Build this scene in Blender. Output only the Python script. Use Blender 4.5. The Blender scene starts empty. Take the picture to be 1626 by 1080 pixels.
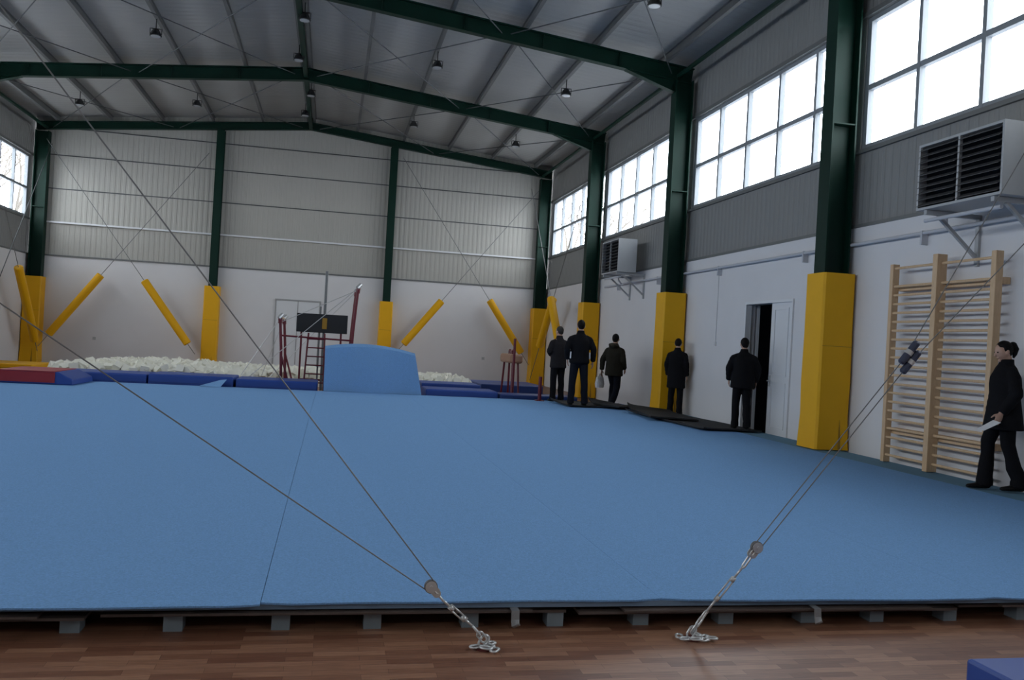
import bpy, math, random
from mathutils import Vector, Matrix
random.seed(7)
scn = bpy.context.scene
COL = scn.collection
V = Vector

# ------------------------------------------------------------------ helpers
class MB:
    def __init__(s):
        s.v=[]; s.f=[]; s.m=[]
    def add(s, vs, fs, m=0):
        o=len(s.v); s.v+= [V(x) for x in vs]
        for f in fs: s.f.append([o+i for i in f]); s.m.append(m)
    def box(s, a, b, m=0):
        x0,y0,z0=a; x1,y1,z1=b
        s.add([(x0,y0,z0),(x1,y0,z0),(x1,y1,z0),(x0,y1,z0),(x0,y0,z1),(x1,y0,z1),(x1,y1,z1),(x0,y1,z1)],
              [(0,3,2,1),(4,5,6,7),(0,1,5,4),(1,2,6,5),(2,3,7,6),(3,0,4,7)], m)
    def obox(s, p0, p1, w, h, up=(0,0,1), m=0, off=0.0):
        p0=V(p0); p1=V(p1); d=(p1-p0).normalized(); up=V(up)
        side=d.cross(up)
        if side.length<1e-5: side=d.cross(V((1,0,0)))
        side.normalize(); u=side.cross(d).normalized()
        vs=[]
        for p in (p0,p1):
            for a,b in ((-1,-1),(1,-1),(1,1),(-1,1)):
                vs.append(p+side*(a*w/2)+u*(b*h/2+off))
        s.add(vs,[(0,1,2,3),(7,6,5,4),(0,4,5,1),(1,5,6,2),(2,6,7,3),(3,7,4,0)],m)
    def cyl(s, p0, p1, r, n=12, m=0, r1=None):
        p0=V(p0); p1=V(p1); s.loft([p0,p1],[(r,r),((r1 if r1 is not None else r),)*2],n,m)
    def loft(s, pts, rad, n=12, m=0, ref=(1,0,0), closed=False, cap=True):
        pts=[V(p) for p in pts]; N=len(pts); rings=[]; prev=None
        for i,p in enumerate(pts):
            if closed: t=pts[(i+1)%N]-pts[i-1]
            elif i==0: t=pts[1]-pts[0]
            elif i==N-1: t=pts[-1]-pts[-2]
            else: t=(pts[i+1]-pts[i]).normalized()+(pts[i]-pts[i-1]).normalized()
            t.normalize(); R=V(ref) if prev is None else prev
            a=R-t*R.dot(t)
            if a.length<1e-3: a=V((0,1,0))-t*t.y
            if a.length<1e-3: a=V((0,0,1))-t*t.z
            a.normalize(); b=t.cross(a)
            prev=a if not (tuple(ref)==(1,0,0) and abs(t.x)<.9) else V(ref)
            r=rad[i] if isinstance(rad,(list,tuple)) else (rad,rad)
            if not isinstance(r,(list,tuple)): r=(r,r)
            rings.append([p+a*(math.cos(2*math.pi*k/n)*r[0])+b*(math.sin(2*math.pi*k/n)*r[1]) for k in range(n)])
        vs=[q for R in rings for q in R]; fs=[]
        M=N if closed else N-1
        for i in range(M):
            j=(i+1)%N
            for k in range(n):
                l=(k+1)%n; fs.append((i*n+k,i*n+l,j*n+l,j*n+k))
        if not closed and cap:
            fs.append(tuple(reversed(range(n)))); fs.append(tuple((N-1)*n+k for k in range(n)))
        s.add(vs,fs,m)
    def ell(s, c, r, nu=20, nv=12, m=0, fn=None):
        c=V(c); vs=[c+V((0,0,-r[2]))]; fs=[]
        for j in range(1,nv):
            th=math.pi*j/nv
            for i in range(nu):
                ph=2*math.pi*i/nu
                vs.append(c+V((r[0]*math.sin(th)*math.cos(ph), r[1]*math.sin(th)*math.sin(ph), -r[2]*math.cos(th))))
        vs.append(c+V((0,0,r[2])))
        for i in range(nu): fs.append((0,1+(i+1)%nu,1+i))
        for j in range(nv-2):
            for i in range(nu):
                a=1+j*nu; fs.append((a+i,a+(i+1)%nu,a+nu+(i+1)%nu,a+nu+i))
        t=len(vs)-1; a=1+(nv-2)*nu
        for i in range(nu): fs.append((a+i,a+(i+1)%nu,t))
        if fn: vs=[fn(V(q)) for q in vs]
        s.add(vs,fs,m)
    def prism(s, poly, y0, y1, m=0):   # poly in (x,z), extruded in y
        n=len(poly)
        vs=[(x,y0,z) for x,z in poly]+[(x,y1,z) for x,z in poly]
        fs=[tuple(range(n)), tuple(reversed(range(n,2*n)))]
        for i in range(n):
            j=(i+1)%n; fs.append((j,i,n+i,n+j))
        s.add(vs,fs,m)
    def mesh(s, name, org=(0,0,0), smooth=False, fixn=True):
        me=bpy.data.meshes.new(name); o=V(org)
        me.from_pydata([tuple(q-o) for q in s.v],[],s.f)
        for p,mi in zip(me.polygons,s.m): p.material_index=mi
        if fixn:
            import bmesh
            bm=bmesh.new(); bm.from_mesh(me); bmesh.ops.recalc_face_normals(bm,faces=bm.faces); bm.to_mesh(me); bm.free()
        if smooth:
            for p in me.polygons: p.use_smooth=True
        me.update(); return me
    def obj(s, name, mats, parent=None, smooth=False, org=None, bevel=0, **kw):
        if org is None: org=parent_org(parent) if parent else (0,0,0)
        me=s.mesh(name,org,smooth)
        for mt in (mats if isinstance(mats,(list,tuple)) else [mats]): me.materials.append(mt)
        ob=bpy.data.objects.new(name,me); COL.objects.link(ob)
        if parent: ob.parent=parent
        else: ob.location=org
        if bevel:
            b=ob.modifiers.new("bev",'BEVEL'); b.width=bevel; b.segments=2; b.limit_method='ANGLE'
        for k,v in kw.items(): ob[k]=v
        return ob
def parent_org(p):
    o=V((0,0,0))
    while p: o+=p.location; p=p.parent
    return o
def thing(name,label,cat,loc,**kw):
    e=bpy.data.objects.new(name,None); e.empty_display_size=.2; e.location=loc; COL.objects.link(e)
    e["label"]=label; e["category"]=cat
    for k,v in kw.items(): e[k]=v
    return e
def tag(ob,label,cat,**kw):
    ob["label"]=label; ob["category"]=cat
    for k,v in kw.items(): ob[k]=v
    return ob
def struct(ob,label=None):
    ob["kind"]="structure"
    if label: ob["label"]=label
    return ob

# ------------------------------------------------------------------ materials
def mat(name, col, rough=.6, metal=0, noise=0, nscale=20, bump=0, bscale=60, spec=.5):
    m=bpy.data.materials.new(name); m.use_nodes=True; nt=m.node_tree; b=nt.nodes['Principled BSDF']
    b.inputs['Base Color'].default_value=(*col,1); b.inputs['Roughness'].default_value=rough
    b.inputs['Metallic'].default_value=metal; b.inputs['Specular IOR Level'].default_value=spec
    tc=nt.nodes.new('ShaderNodeTexCoord')
    if noise:
        n=nt.nodes.new('ShaderNodeTexNoise'); n.inputs['Scale'].default_value=nscale; n.inputs['Detail'].default_value=4
        r=nt.nodes.new('ShaderNodeMapRange'); r.inputs['To Min'].default_value=1-noise; r.inputs['To Max'].default_value=1+noise
        mx=nt.nodes.new('ShaderNodeMix'); mx.data_type='RGBA'; mx.blend_type='MULTIPLY'; mx.inputs[0].default_value=1
        nt.links.new(tc.outputs['Object'],n.inputs['Vector']); nt.links.new(n.outputs['Fac'],r.inputs['Value'])
        mx.inputs[6].default_value=(*col,1); nt.links.new(r.outputs[0],mx.inputs[7]); nt.links.new(mx.outputs[2],b.inputs['Base Color'])
    if bump:
        n=nt.nodes.new('ShaderNodeTexNoise'); n.inputs['Scale'].default_value=bscale
        nt.links.new(tc.outputs['Object'],n.inputs['Vector'])
        bp=nt.nodes.new('ShaderNodeBump'); bp.inputs['Strength'].default_value=bump; bp.inputs['Distance'].default_value=.01
        nt.links.new(n.outputs['Fac'],bp.inputs['Height']); nt.links.new(bp.outputs[0],b.inputs['Normal'])
    return m
def ribbed(name,col,direction,period=.16,strength=.5,rough=.5,dist=.02):
    m=mat(name,col,rough,noise=.05,nscale=1.2,spec=.3); nt=m.node_tree; b=nt.nodes['Principled BSDF']
    tc=nt.nodes.new('ShaderNodeTexCoord'); w=nt.nodes.new('ShaderNodeTexWave'); w.bands_direction=direction
    w.inputs['Scale'].default_value=.31416/period; w.inputs['Distortion'].default_value=0
    nt.links.new(tc.outputs['Object'],w.inputs['Vector'])
    r=nt.nodes.new('ShaderNodeMapRange'); r.inputs['From Min'].default_value=.25; r.inputs['From Max'].default_value=.55
    nt.links.new(w.outputs['Fac'],r.inputs['Value'])
    bp=nt.nodes.new('ShaderNodeBump'); bp.inputs['Strength'].default_value=strength; bp.inputs['Distance'].default_value=dist
    nt.links.new(r.outputs[0],bp.inputs['Height']); nt.links.new(bp.outputs[0],b.inputs['Normal'])
    return m
def wood_floor():
    m=mat("laminate_floor",(.2,.09,.05),.40,spec=.4); nt=m.node_tree; b=nt.nodes['Principled BSDF']
    tc=nt.nodes.new('ShaderNodeTexCoord'); br=nt.nodes.new('ShaderNodeTexBrick')
    br.offset=.37; br.inputs['Scale'].default_value=1; br.inputs['Brick Width'].default_value=.34; br.inputs['Row Height'].default_value=.058
    br.inputs['Mortar Size'].default_value=.0008; br.inputs['Color1'].default_value=(.17,.068,.038,1); br.inputs['Color2'].default_value=(.34,.17,.10,1)
    br.inputs['Mortar'].default_value=(.08,.035,.022,1)
    nt.links.new(tc.outputs['Object'],br.inputs['Vector'])
    mp=nt.nodes.new('ShaderNodeMapping'); mp.inputs['Scale'].default_value=(2.5,40,1)
    n=nt.nodes.new('ShaderNodeTexNoise'); n.inputs['Scale'].default_value=3; n.inputs['Detail'].default_value=7
    nt.links.new(tc.outputs['Object'],mp.inputs[0]); nt.links.new(mp.outputs[0],n.inputs['Vector'])
    r=nt.nodes.new('ShaderNodeMapRange'); r.inputs['To Min'].default_value=.4; r.inputs['To Max'].default_value=1.5
    nt.links.new(n.outputs['Fac'],r.inputs['Value'])
    mx=nt.nodes.new('ShaderNodeMix'); mx.data_type='RGBA'; mx.blend_type='MULTIPLY'; mx.inputs[0].default_value=1
    nt.links.new(br.outputs['Color'],mx.inputs[6]); nt.links.new(r.outputs[0],mx.inputs[7]); nt.links.new(mx.outputs[2],b.inputs['Base Color'])
    return m
def grain(name,c):
    m=mat(name,c,.5); nt=m.node_tree; b=nt.nodes['Principled BSDF']
    tc=nt.nodes.new('ShaderNodeTexCoord'); mp=nt.nodes.new('ShaderNodeMapping'); mp.inputs['Scale'].default_value=(8,8,1.2)
    n=nt.nodes.new('ShaderNodeTexNoise'); n.inputs['Scale'].default_value=6; n.inputs['Detail'].default_value=5
    cr=nt.nodes.new('ShaderNodeValToRGB'); cr.color_ramp.elements[0].color=(c[0]*.82,c[1]*.78,c[2]*.72,1); cr.color_ramp.elements[1].color=(min(1,c[0]*1.12),c[1]*1.12,c[2]*1.12,1)
    nt.links.new(tc.outputs['Object'],mp.inputs[0]); nt.links.new(mp.outputs[0],n.inputs['Vector']); nt.links.new(n.outputs['Fac'],cr.inputs[0]); nt.links.new(cr.outputs[0],b.inputs['Base Color'])
    return m
def glassmat():
    m=bpy.data.materials.new("window_glass"); m.use_nodes=True; nt=m.node_tree; nt.nodes.clear()
    o=nt.nodes.new('ShaderNodeOutputMaterial'); t=nt.nodes.new('ShaderNodeBsdfTransparent'); g=nt.nodes.new('ShaderNodeBsdfGlossy'); mx=nt.nodes.new('ShaderNodeMixShader')
    g.inputs['Roughness'].default_value=.05; mx.inputs[0].default_value=.05; t.inputs[0].default_value=(.97,.99,1,1)
    nt.links.new(t.outputs[0],mx.inputs[1]); nt.links.new(g.outputs[0],mx.inputs[2]); nt.links.new(mx.outputs[0],o.inputs[0]); return m

M_plaster=mat("white_plaster",(.71,.70,.71),.85,noise=.04,nscale=1.5,bump=.1,bscale=40,spec=.2)
M_panX=ribbed("ribbed_panel_back",(.43,.415,.38),'X',.17,.5)
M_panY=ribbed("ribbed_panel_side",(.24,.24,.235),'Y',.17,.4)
M_roof=ribbed("roof_panel",(.35,.345,.335),'Y',.25,.3)
M_floor=wood_floor()
M_green=mat("green_steel",(.0022,.023,.0145),.5,noise=.1,nscale=3,spec=.2)
M_purlin=mat("galvanised_steel",(.16,.163,.163),.5,.3,noise=.1,nscale=4)
M_yellow=mat("yellow_vinyl",(.82,.42,.006),.5,noise=.06,nscale=3,bump=.15,bscale=8,spec=.3)
M_yellowd=mat("yellow_vinyl_seam",(.35,.18,.01),.6)
M_carpet=mat("blue_carpet",(.215,.41,.71),.95,noise=.30,nscale=90,bump=.8,bscale=260,spec=.08)
M_teal=mat("teal_carpet_border",(.15,.27,.37),.95,noise=.12,nscale=90,spec=.1)
M_foam=mat("blue_grey_foam",(.16,.22,.30),.9,noise=.1)
M_ply=mat("dark_plywood",(.085,.06,.05),.7,noise=.25,nscale=9)
M_block=mat("foam_block",(.20,.23,.25),.9,noise=.1)
M_steel=mat("bright_steel",(.60,.60,.59),.32,.45,noise=.06,nscale=40)
M_clip=mat("sheet_steel_clip",(.26,.26,.26),.4,.3)
M_cable=mat("steel_cable",(.20,.20,.20),.5,.5)
M_dkcable=mat("dark_rod",(.08,.085,.09),.5,.4)
M_navy=mat("blue_vinyl",(.020,.065,.30),.45,noise=.08,nscale=5)
M_navy2=mat("deep_blue_vinyl",(.014,.045,.20),.45,noise=.08,nscale=5)
M_red=mat("red_vinyl",(.30,.02,.03),.5,noise=.08)
M_maroon=mat("maroon_paint",(.13,.01,.02),.4)
M_black=mat("black_board",(.012,.012,.013),.6)
M_rubber=mat("black_rubber",(.022,.023,.025),.75,noise=.2,nscale=6,spec=.3)
M_cube=mat("cream_foam",(.80,.78,.68),.9,noise=.06,nscale=8)
M_pine=grain("pine_wood",(.66,.46,.28))
M_white=mat("white_pvc",(.72,.73,.75),.4)
M_doorframe=mat("grey_door_edge",(.36,.36,.36),.5)
M_frame=mat("grey_window_frame",(.24,.26,.28),.5)
M_casing=mat("light_grey_casing",(.42,.43,.44),.45,noise=.04)
M_louver=mat("louver_slat",(.07,.07,.075),.45)
M_dark=mat("dark_void",(.01,.01,.012),.8)
M_tan=mat("tan_leather",(.34,.18,.11),.5,noise=.1)
M_pipe=mat("painted_pipe",(.52,.53,.57),.6)
M_lens=mat("lamp_lens",(.35,.36,.38),.2)
M_bark=mat("tree_bark",(.16,.14,.12),.9,noise=.2)
M_snow=mat("pale_ground",(.55,.56,.58),.9,noise=.1,nscale=.5)
M_glass=glassmat()
M_corr=mat("corridor_shade",(.09,.10,.12),.9)  # wall colour darkened so the open doorway reads as unlit

# ------------------------------------------------------------------ dimensions
xW=7.89; Wd=17.98; xL=xW-Wd; xm=xW-Wd/2
yA=12.09; bay=6.43
ys=[yA+(k-3)*bay for k in range(7)]     # frames -7.2 .. 31.38
yB=ys[-1]+.2; yF=ys[0]-.2
K=.92/(Wd/2)
def zl(x): return 8.77-K*abs(x-xm)
ZW=3.63
H0,H1,HM=4.84,6.90,5.80

# ------------------------------------------------------------------ structure
mb=MB(); mb.box((xL-.2,yF-.2,-.1),(xW+.2,yB+.2,0)); struct(mb.obj("floor",M_floor),"reddish-brown laminate plank floor")
mb=MB()
for sgn in (-1,1):
    xe=xm+sgn*(Wd/2+.3)
    a=(xm,zl(xm)+.42); b=(xe,zl(xe)+.42)
    poly=[a,b,(b[0],b[1]+.12),(a[0],a[1]+.12)]
    mb.prism(poly,yF-.2,yB+.2)
struct(mb.obj("ceiling",M_roof),"grey ribbed pitched roof panels")
DY0,DY1,DZ=13.65,15.42,2.58
for side,x0,x1 in (("right",xW,xW+.2),("left",xL-.2,xL)):
    mb=MB()
    if side=="right":
        mb.box((x0,yF-.2,0),(x1,DY0,ZW)); mb.box((x0,DY1,0),(x1,yB+.2,ZW)); mb.box((x0,DY0,DZ),(x1,DY1,ZW))
    else: mb.box((x0,yF-.2,0),(x1,yB+.2,ZW))
    mb.box((x0+.03 if side=="right" else x0,yF-.2,ZW),(x1 if side=="right" else x1-.03,yB+.2,H0),1)
    mb.box((x0+.03 if side=="right" else x0,yF-.2,H1),(x1 if side=="right" else x1-.03,yB+.2,8.27),1)
    edges=[yF-.2]
    for k in range(6): edges+= [ys[k]+.09, ys[k+1]-.09]
    edges.append(yB+.2)
    for i in range(0,len(edges),2): mb.box((x0+.03 if side=="right" else x0,edges[i],H0),(x1 if side=="right" else x1-.03,edges[i+1],H1),1)
    struct(mb.obj("wall_"+side,[M_plaster,M_panY]),"white plaster wall with grey ribbed cladding above")
for side,y0,y1 in (("back",yB,yB+.2),("front",yF-.2,yF)):
    mb=MB(); mb.box((xL,y0,0),(xW,y1,ZW))
    o=.03 if side=="back" else 0
    mb.prism([(xL,ZW),(xW,ZW),(xW,zl(xW)+.42),(xm,zl(xm)+.42),(xL,zl(xL)+.42)],y0+o,y1,1)
    struct(mb.obj("wall_"+side,[M_plaster,M_panX]),"white plaster gable wall with ribbed cladding")
tn=0
def trim(a,b,m,label):
    global tn; tn+=1
    q=MB(); q.box(a,b); struct(q.obj("trim_%d"%tn,m),label)
trim((xL+.01,yB-.03,ZW-.02),(xW-.01,yB+.01,ZW+.03),M_purlin,"grey ledge above white wall")
trim((xL+.45,yB-.07,4.73),(xW-.45,yB+.03,4.785),M_white,"white horizontal cladding rail")
for zz in (5.9,7.04,7.97):
    trim((xL+.3,yB+.0,zz-.015),(xW-.3,yB+.03,zz+.015),M_dkcable,"dark horizontal cladding joint")
trim((xW-.02,yF,ZW-.02),(xW+.03,yB-.05,ZW+.03),M_purlin,"grey ledge above white wall")
trim((xL-.03,yF,ZW-.02),(xL+.02,yB-.05,ZW+.03),M_purlin,"grey ledge above white wall")
for xx in (xW-.02,xL-.04):
    trim((xx,yF,H0-.07),(xx+.06,yB-.05,H0-.01),M_purlin,"grey sill rail under the windows")
    trim((xx,yF,H1+.01),(xx+.06,yB-.05,H1+.09),M_purlin,"grey head rail over the windows")
wn=0
for side in (1,-1):
    for k in range(6):
        wn+=1; y0=ys[k]+.09; y1=ys[k+1]-.09; xc=xW+.10 if side>0 else xL-.10
        mb=MB(); t=.045
        mb.box((xc-t,y0,H0),(xc+t,y1,H0+.07)); mb.box((xc-t,y0,H1-.07),(xc+t,y1,H1)); mb.box((xc-t,y0+.0,HM-.04),(xc+t,y1,HM+.04))
        n=5
        for i in range(n+1):
            yy=y0+(y1-y0)*i/n; w=.036 if 0<i<n else .05
            yy=min(max(yy,y0+w),y1-w)
            mb.box((xc-t-.003,yy-w,H0+.002),(xc+t+.003,yy+w,H1-.002))
        ob=struct(mb.obj("window_%d"%wn,M_frame,org=(xc,(y0+y1)/2,H0)),"strip window with grey frame, ten bright panes")
        g=MB(); g.box((xc-.006,y0+.02,H0+.02),(xc+.006,y1-.02,H1-.02)); g.obj("pane",M_glass,parent=ob)
        L=bpy.data.lights.new("daylight_portal",'AREA'); L.shape='RECTANGLE'; L.size=H1-H0; L.size_y=y1-y0
        L.cycles.is_portal=True
        lo=bpy.data.objects.new("daylight_portal",L); COL.objects.link(lo); lo.location=(xc+side*.12,(y0+y1)/2,(H0+H1)/2); lo.rotation_euler=(0,side*math.pi/2,0)
mb=MB()
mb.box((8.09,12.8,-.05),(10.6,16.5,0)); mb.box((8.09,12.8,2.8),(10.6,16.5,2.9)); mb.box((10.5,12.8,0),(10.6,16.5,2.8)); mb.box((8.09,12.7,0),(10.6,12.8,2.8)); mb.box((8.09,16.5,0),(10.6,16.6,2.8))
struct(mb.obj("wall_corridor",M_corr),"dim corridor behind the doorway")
mb=MB(); f=.05
mb.box((xW-.03,DY0,0),(xW+.21,DY0+f,DZ-f)); mb.box((xW-.03,DY1-f,0),(xW+.09,DY1,DZ-f)); mb.box((xW-.03,DY0,DZ-f),(xW+.21,DY1,DZ))
d1=struct(mb.obj("door_1",M_white,org=(xW,DY0,0)),"white double door with one leaf open")
ym=14.44
mb=MB(); mb.box((xW+.01,DY0+f,.02),(xW+.06,ym,DZ-f))
for z0,z1 in ((.25,1.05),(1.2,2.4)):
    ya,yb_=DY0+f+.12,ym-.12
    mb.box((xW-.004,ya,z0),(xW+.01,yb_,z0+.03)); mb.box((xW-.004,ya,z1),(xW+.01,yb_,z1+.03))
    mb.box((xW-.004,ya,z0+.03),(xW+.01,ya+.03,z1)); mb.box((xW-.004,yb_-.03,z0+.03),(xW+.01,yb_,z1))
leaf=mb.obj("door_leaf",M_white,parent=d1)
mb=MB(); mb.box((xW-.01,ym-.08,1.0),(xW+.008,ym-.045,1.2)); mb.cyl((xW-.05,ym-.06,1.1),(xW,ym-.06,1.1),.01); mb.cyl((xW-.05,ym-.06,1.1),(xW-.05,ym-.18,1.1),.01); mb.obj("handle",M_steel,parent=leaf)
mb=MB(); mb.obox((xW+.26,DY1-.02,1.3),(xW+.30,DY1+.82,1.3),.05,2.45); mb.obj("door_leaf",M_white,parent=d1)
mb=MB(); X0,X1=-2.01,-.42
mb.box((X0,yB-.03,0),(X0+.05,yB,2.60)); mb.box((X1-.05,yB-.03,0),(X1,yB,2.60)); mb.box((X0,yB-.03,2.60),(X1,yB,2.65)); mb.box((-1.23,yB-.03,0),(-1.20,yB,2.60))
d2=struct(mb.obj("door_2",M_doorframe,org=(X0,yB,0)),"white closed double door in white wall")
for a,b in ((X0+.05,-1.23),(-1.20,X1-.05)):
    mb=MB(); mb.box((a,yB-.018,.02),(b,yB-.003,2.58)); mb.box((a+.1,yB-.024,.3),(b-.1,yB-.018,1.1)); mb.box((a+.1,yB-.024,1.25),(b-.1,yB-.018,2.4)); mb.obj("door_leaf",M_white,parent=d2)

# ------------------------------------------------------------------ steel frame
def ibeam(mb,p0,p1,h,w,up,m=0,tf=.025,tw=.02,off=0):
    mb.obox(p0,p1,w,tf,up,m,off=off+h/2-tf/2); mb.obox(p0,p1,w,tf,up,m,off=off-h/2+tf/2); mb.obox(p0,p1,tw,h-2*tf,up,m,off=off)
for k,y in enumerate(ys):
    for side in (1,-1):
        xc=(xW-.30) if side>0 else (xL+.30)
        mb=MB(); zt=zl(xc)-.12
        ibeam(mb,(xc,y,.02),(xc,y,zt),.42,.30,(1,0,0))
        mb.box((xc-.24,y-.18,0),(xc+.24,y+.18,.02))
        mb.box((xc-.2,y-.145,5.2),(xc+.2,y+.145,5.22))
        tag(mb.obj("steel_column",M_green,org=(xc,y,0)),"dark green steel column with yellow padded base","column",group="green steel wall columns")
    for side in (1,-1):
        xe=(xW-.09) if side>0 else (xL+.09); mb=MB()
        up=V((side*K,0,1)).normalized()
        hh=.26 if k==6 else .36
        ibeam(mb,(xm+side*.005,y,zl(xm)),(xe,y,zl(xe)),hh,.18,up,off=.2-hh/2)
        if k<6:
            xh=(xW-.51) if side>0 else (xL+.51)
            mb.prism([(xh,zl(xh)-.15),(xh-side*1.2,zl(xh-side*1.2)-.15),(xh,zl(xh)-.42)],y-.012,y+.012)
            mb.obox((xh,y,zl(xh)-.42),(xh-side*1.2,y,zl(xh-side*1.2)-.16),.17,.02,up)
            for t_ in (.2,.4,.6,.8):
                xx=xm+(xe-xm)*t_; mb.box((xx-.008,y-.08,zl(xx)-.13),(xx+.008,y+.08,zl(xx)+.17))
        tag(mb.obj("roof_rafter",M_green,org=(xe,y,zl(xe))),"dark green steel roof rafter under grey roof","rafter",group="green roof rafters")
for x in (-4.12,1.89):
    mb=MB(); ibeam(mb,(x,ys[-1],.02),(x,ys[-1],zl(x)-.07),.30,.26,(0,1,0)); mb.box((x-.18,ys[-1]-.18,0),(x+.18,ys[-1]+.18,.02))
    tag(mb.obj("steel_column",M_green,org=(x,ys[-1],0)),"dark green gable column against ribbed wall","column",group="green steel wall columns")
for x,zo,r in ((xm,-.28,.055),(xW-.42,-.02,.05),(xL+.42,-.02,.05)):
    for k in range(3,6):
        mb=MB(); y0=ys[k]+.01; y1=ys[k+1]-.01
        ibeam(mb,(x,y0,zl(x)),(x,y1,zl(x)),.16,.12,(0,0,1)) if zo<-.1 else mb.cyl((x,y0,zl(x)+zo),(x,y1,zl(x)+zo),r)
        tag(mb.obj("steel_strut",M_green,org=(x,y0,zl(x))),"green longitudinal strut tying the roof frames","strut",group="green roof struts")
for side in (1,-1):
    for i in range(0,6):
        off=.12 if i==0 else 1.65*i
        x=xm+side*off; z=zl(x)+.31
        up=V((side*K,0,1)).normalized(); mb=MB()
        y0,y1=yF+.02,yB-.02
        mb.obox((x,y0,z),(x,y1,z),.012,.176,up); mb.obox((x,y0,z),(x,y1,z),.08,.012,up,off=-.094); mb.obox((x,y0,z),(x,y1,z),.08,.012,up,off=.094)
        tag(mb.obj("roof_purlin",M_purlin,org=(x,y0,z)),"long galvanised steel purlin under the roof panels","purlin",group="galvanised roof purlins")
def rod(p0,p1,r=.013,m=None,label="thin steel bracing rod between frames"):
    mb=MB(); mb.cyl(p0,p1,r,6)
    return tag(mb.obj("bracing_rod",m or M_dkcable,org=p0),label,"bracing rod",group="diagonal bracing rods")
for k in (2,3,4,5):
    for side in (1,-1):
        for a,b in ((.3,4.4),(4.6,8.4)):
            xa,xb=xm+side*a,xm+side*b
            rod((xa,ys[k],zl(xa)+.0),(xb,ys[k+1],zl(xb)+.0)); rod((xb,ys[k],zl(xb)-.03),(xa,ys[k+1],zl(xa)+.03))
def brace(p_low,p_high,t0,t1,label="yellow padded sleeve on a diagonal steel rod"):
    p0=V(p_low); p1=V(p_high)
    e=thing("padded_brace",label,"padded brace",p0,group="padded diagonal braces")
    mb=MB(); mb.cyl(p0,p1,.011,6); mb.obj("rod",M_cable,parent=e)
    a=p0.lerp(p1,t0); b=p0.lerp(p1,t1); d=(b-a).normalized()
    mb=MB(); mb.loft([a,a+d*.02,b-d*.02,b],[.10,.13,.13,.10],16); mb.obj("sleeve",M_yellow,parent=e,smooth=False)
yb=ys[-1]-.28
brace((-9.5,yb,.55),(-4.45,yb,7.5),.06,.36)
brace((-4.5,yb-.3,.55),(-9.5,yb-.3,7.4),.05,.35)
brace((7.25,yb,.75),(2.2,yb,8.0),.06,.32)
brace((2.25,yb-.3,.9),(7.2,yb-.3,7.2),.06,.32)
xs=xW-.62
brace((xs,ys[-1]-.5,.2),(xs,ys[-2]+.3,6.0),.22,.50)
brace((xs-.28,ys[-2]+.4,.9),(xs-.28,ys[-1]-.3,7.3),.12,.34)
brace((xL+.62,ys[-1]-.4,.4),(xL+.62,ys[-2]+.3,7.3),.05,.38)
rod((xL+.68,ys[-2]+.4,.4),(xL+.68,ys[-1]-.3,7.3))
def pad(x,y,zt=2.88,wx=.54,wy=.52,label="tall yellow vinyl pad wrapped round a steel column"):
    mb=MB(); t=.05
    z0=.165 if y<20.4 and x>-8 else .02
    zs=[z0,z0+.5,1.2,2.0,zt]
    def ring(hx,hy,z,c=.03):
        return [(x-hx+c,y-hy,z),(x+hx-c,y-hy,z),(x+hx,y-hy+c,z),(x+hx,y+hy-c,z),(x+hx-c,y+hy,z),(x-hx+c,y+hy,z),(x-hx,y+hy-c,z),(x-hx,y-hy+c,z)]
    vs=[]
    for i,z in enumerate(zs):
        e=.02 if i==0 else (.008 if i in(2,) else 0)
        vs+=ring(wx/2+e,wy/2+e,z)
    vs+=ring(wx/2-t,wy/2-t,zt)
    vs+=ring(wx/2-t,wy/2-t,z0)
    R=len(zs)+2; fs=[]
    for i in range(R-1):
        for k in range(8):
            l=(k+1)%8; fs.append((i*8+k,i*8+l,(i+1)*8+l,(i+1)*8+k))
    for k in range(8): l=(k+1)%8; fs.append(((R-1)*8+k,(R-1)*8+l,l,k))
    mb.add(vs,fs)
    e=thing("column_pad",label,"column pad",(x,y,z0),group="yellow column pads")
    mb.obj("cover",M_yellow,parent=e)
    s=MB(); s.add([(x+.085,y-wy/2-.026,z0+.01),(x+.135,y-wy/2-.026,z0+.01),(x+.112,y-wy/2-.006,z0+.46),(x+.108,y-wy/2-.006,z0+.46)],[(0,1,2,3)]); s.obj("slit",M_yellowd,parent=e)
    s=MB(); s.box((x-wx/2+.02,y-wy/2-.006,1.75),(x+wx/2-.02,y-wy/2+.001,1.757)); s.obj("seam",M_yellowd,parent=e)
    return e
for y in ys[2:]:
    pad(xW-.30,y)
pad(xL+.30,ys[-1]); pad(xL+.30,ys[-2])
pad(-4.12,ys[-1],2.93,.5,.46); pad(1.89,ys[-1],2.78,.46,.46)

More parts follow.
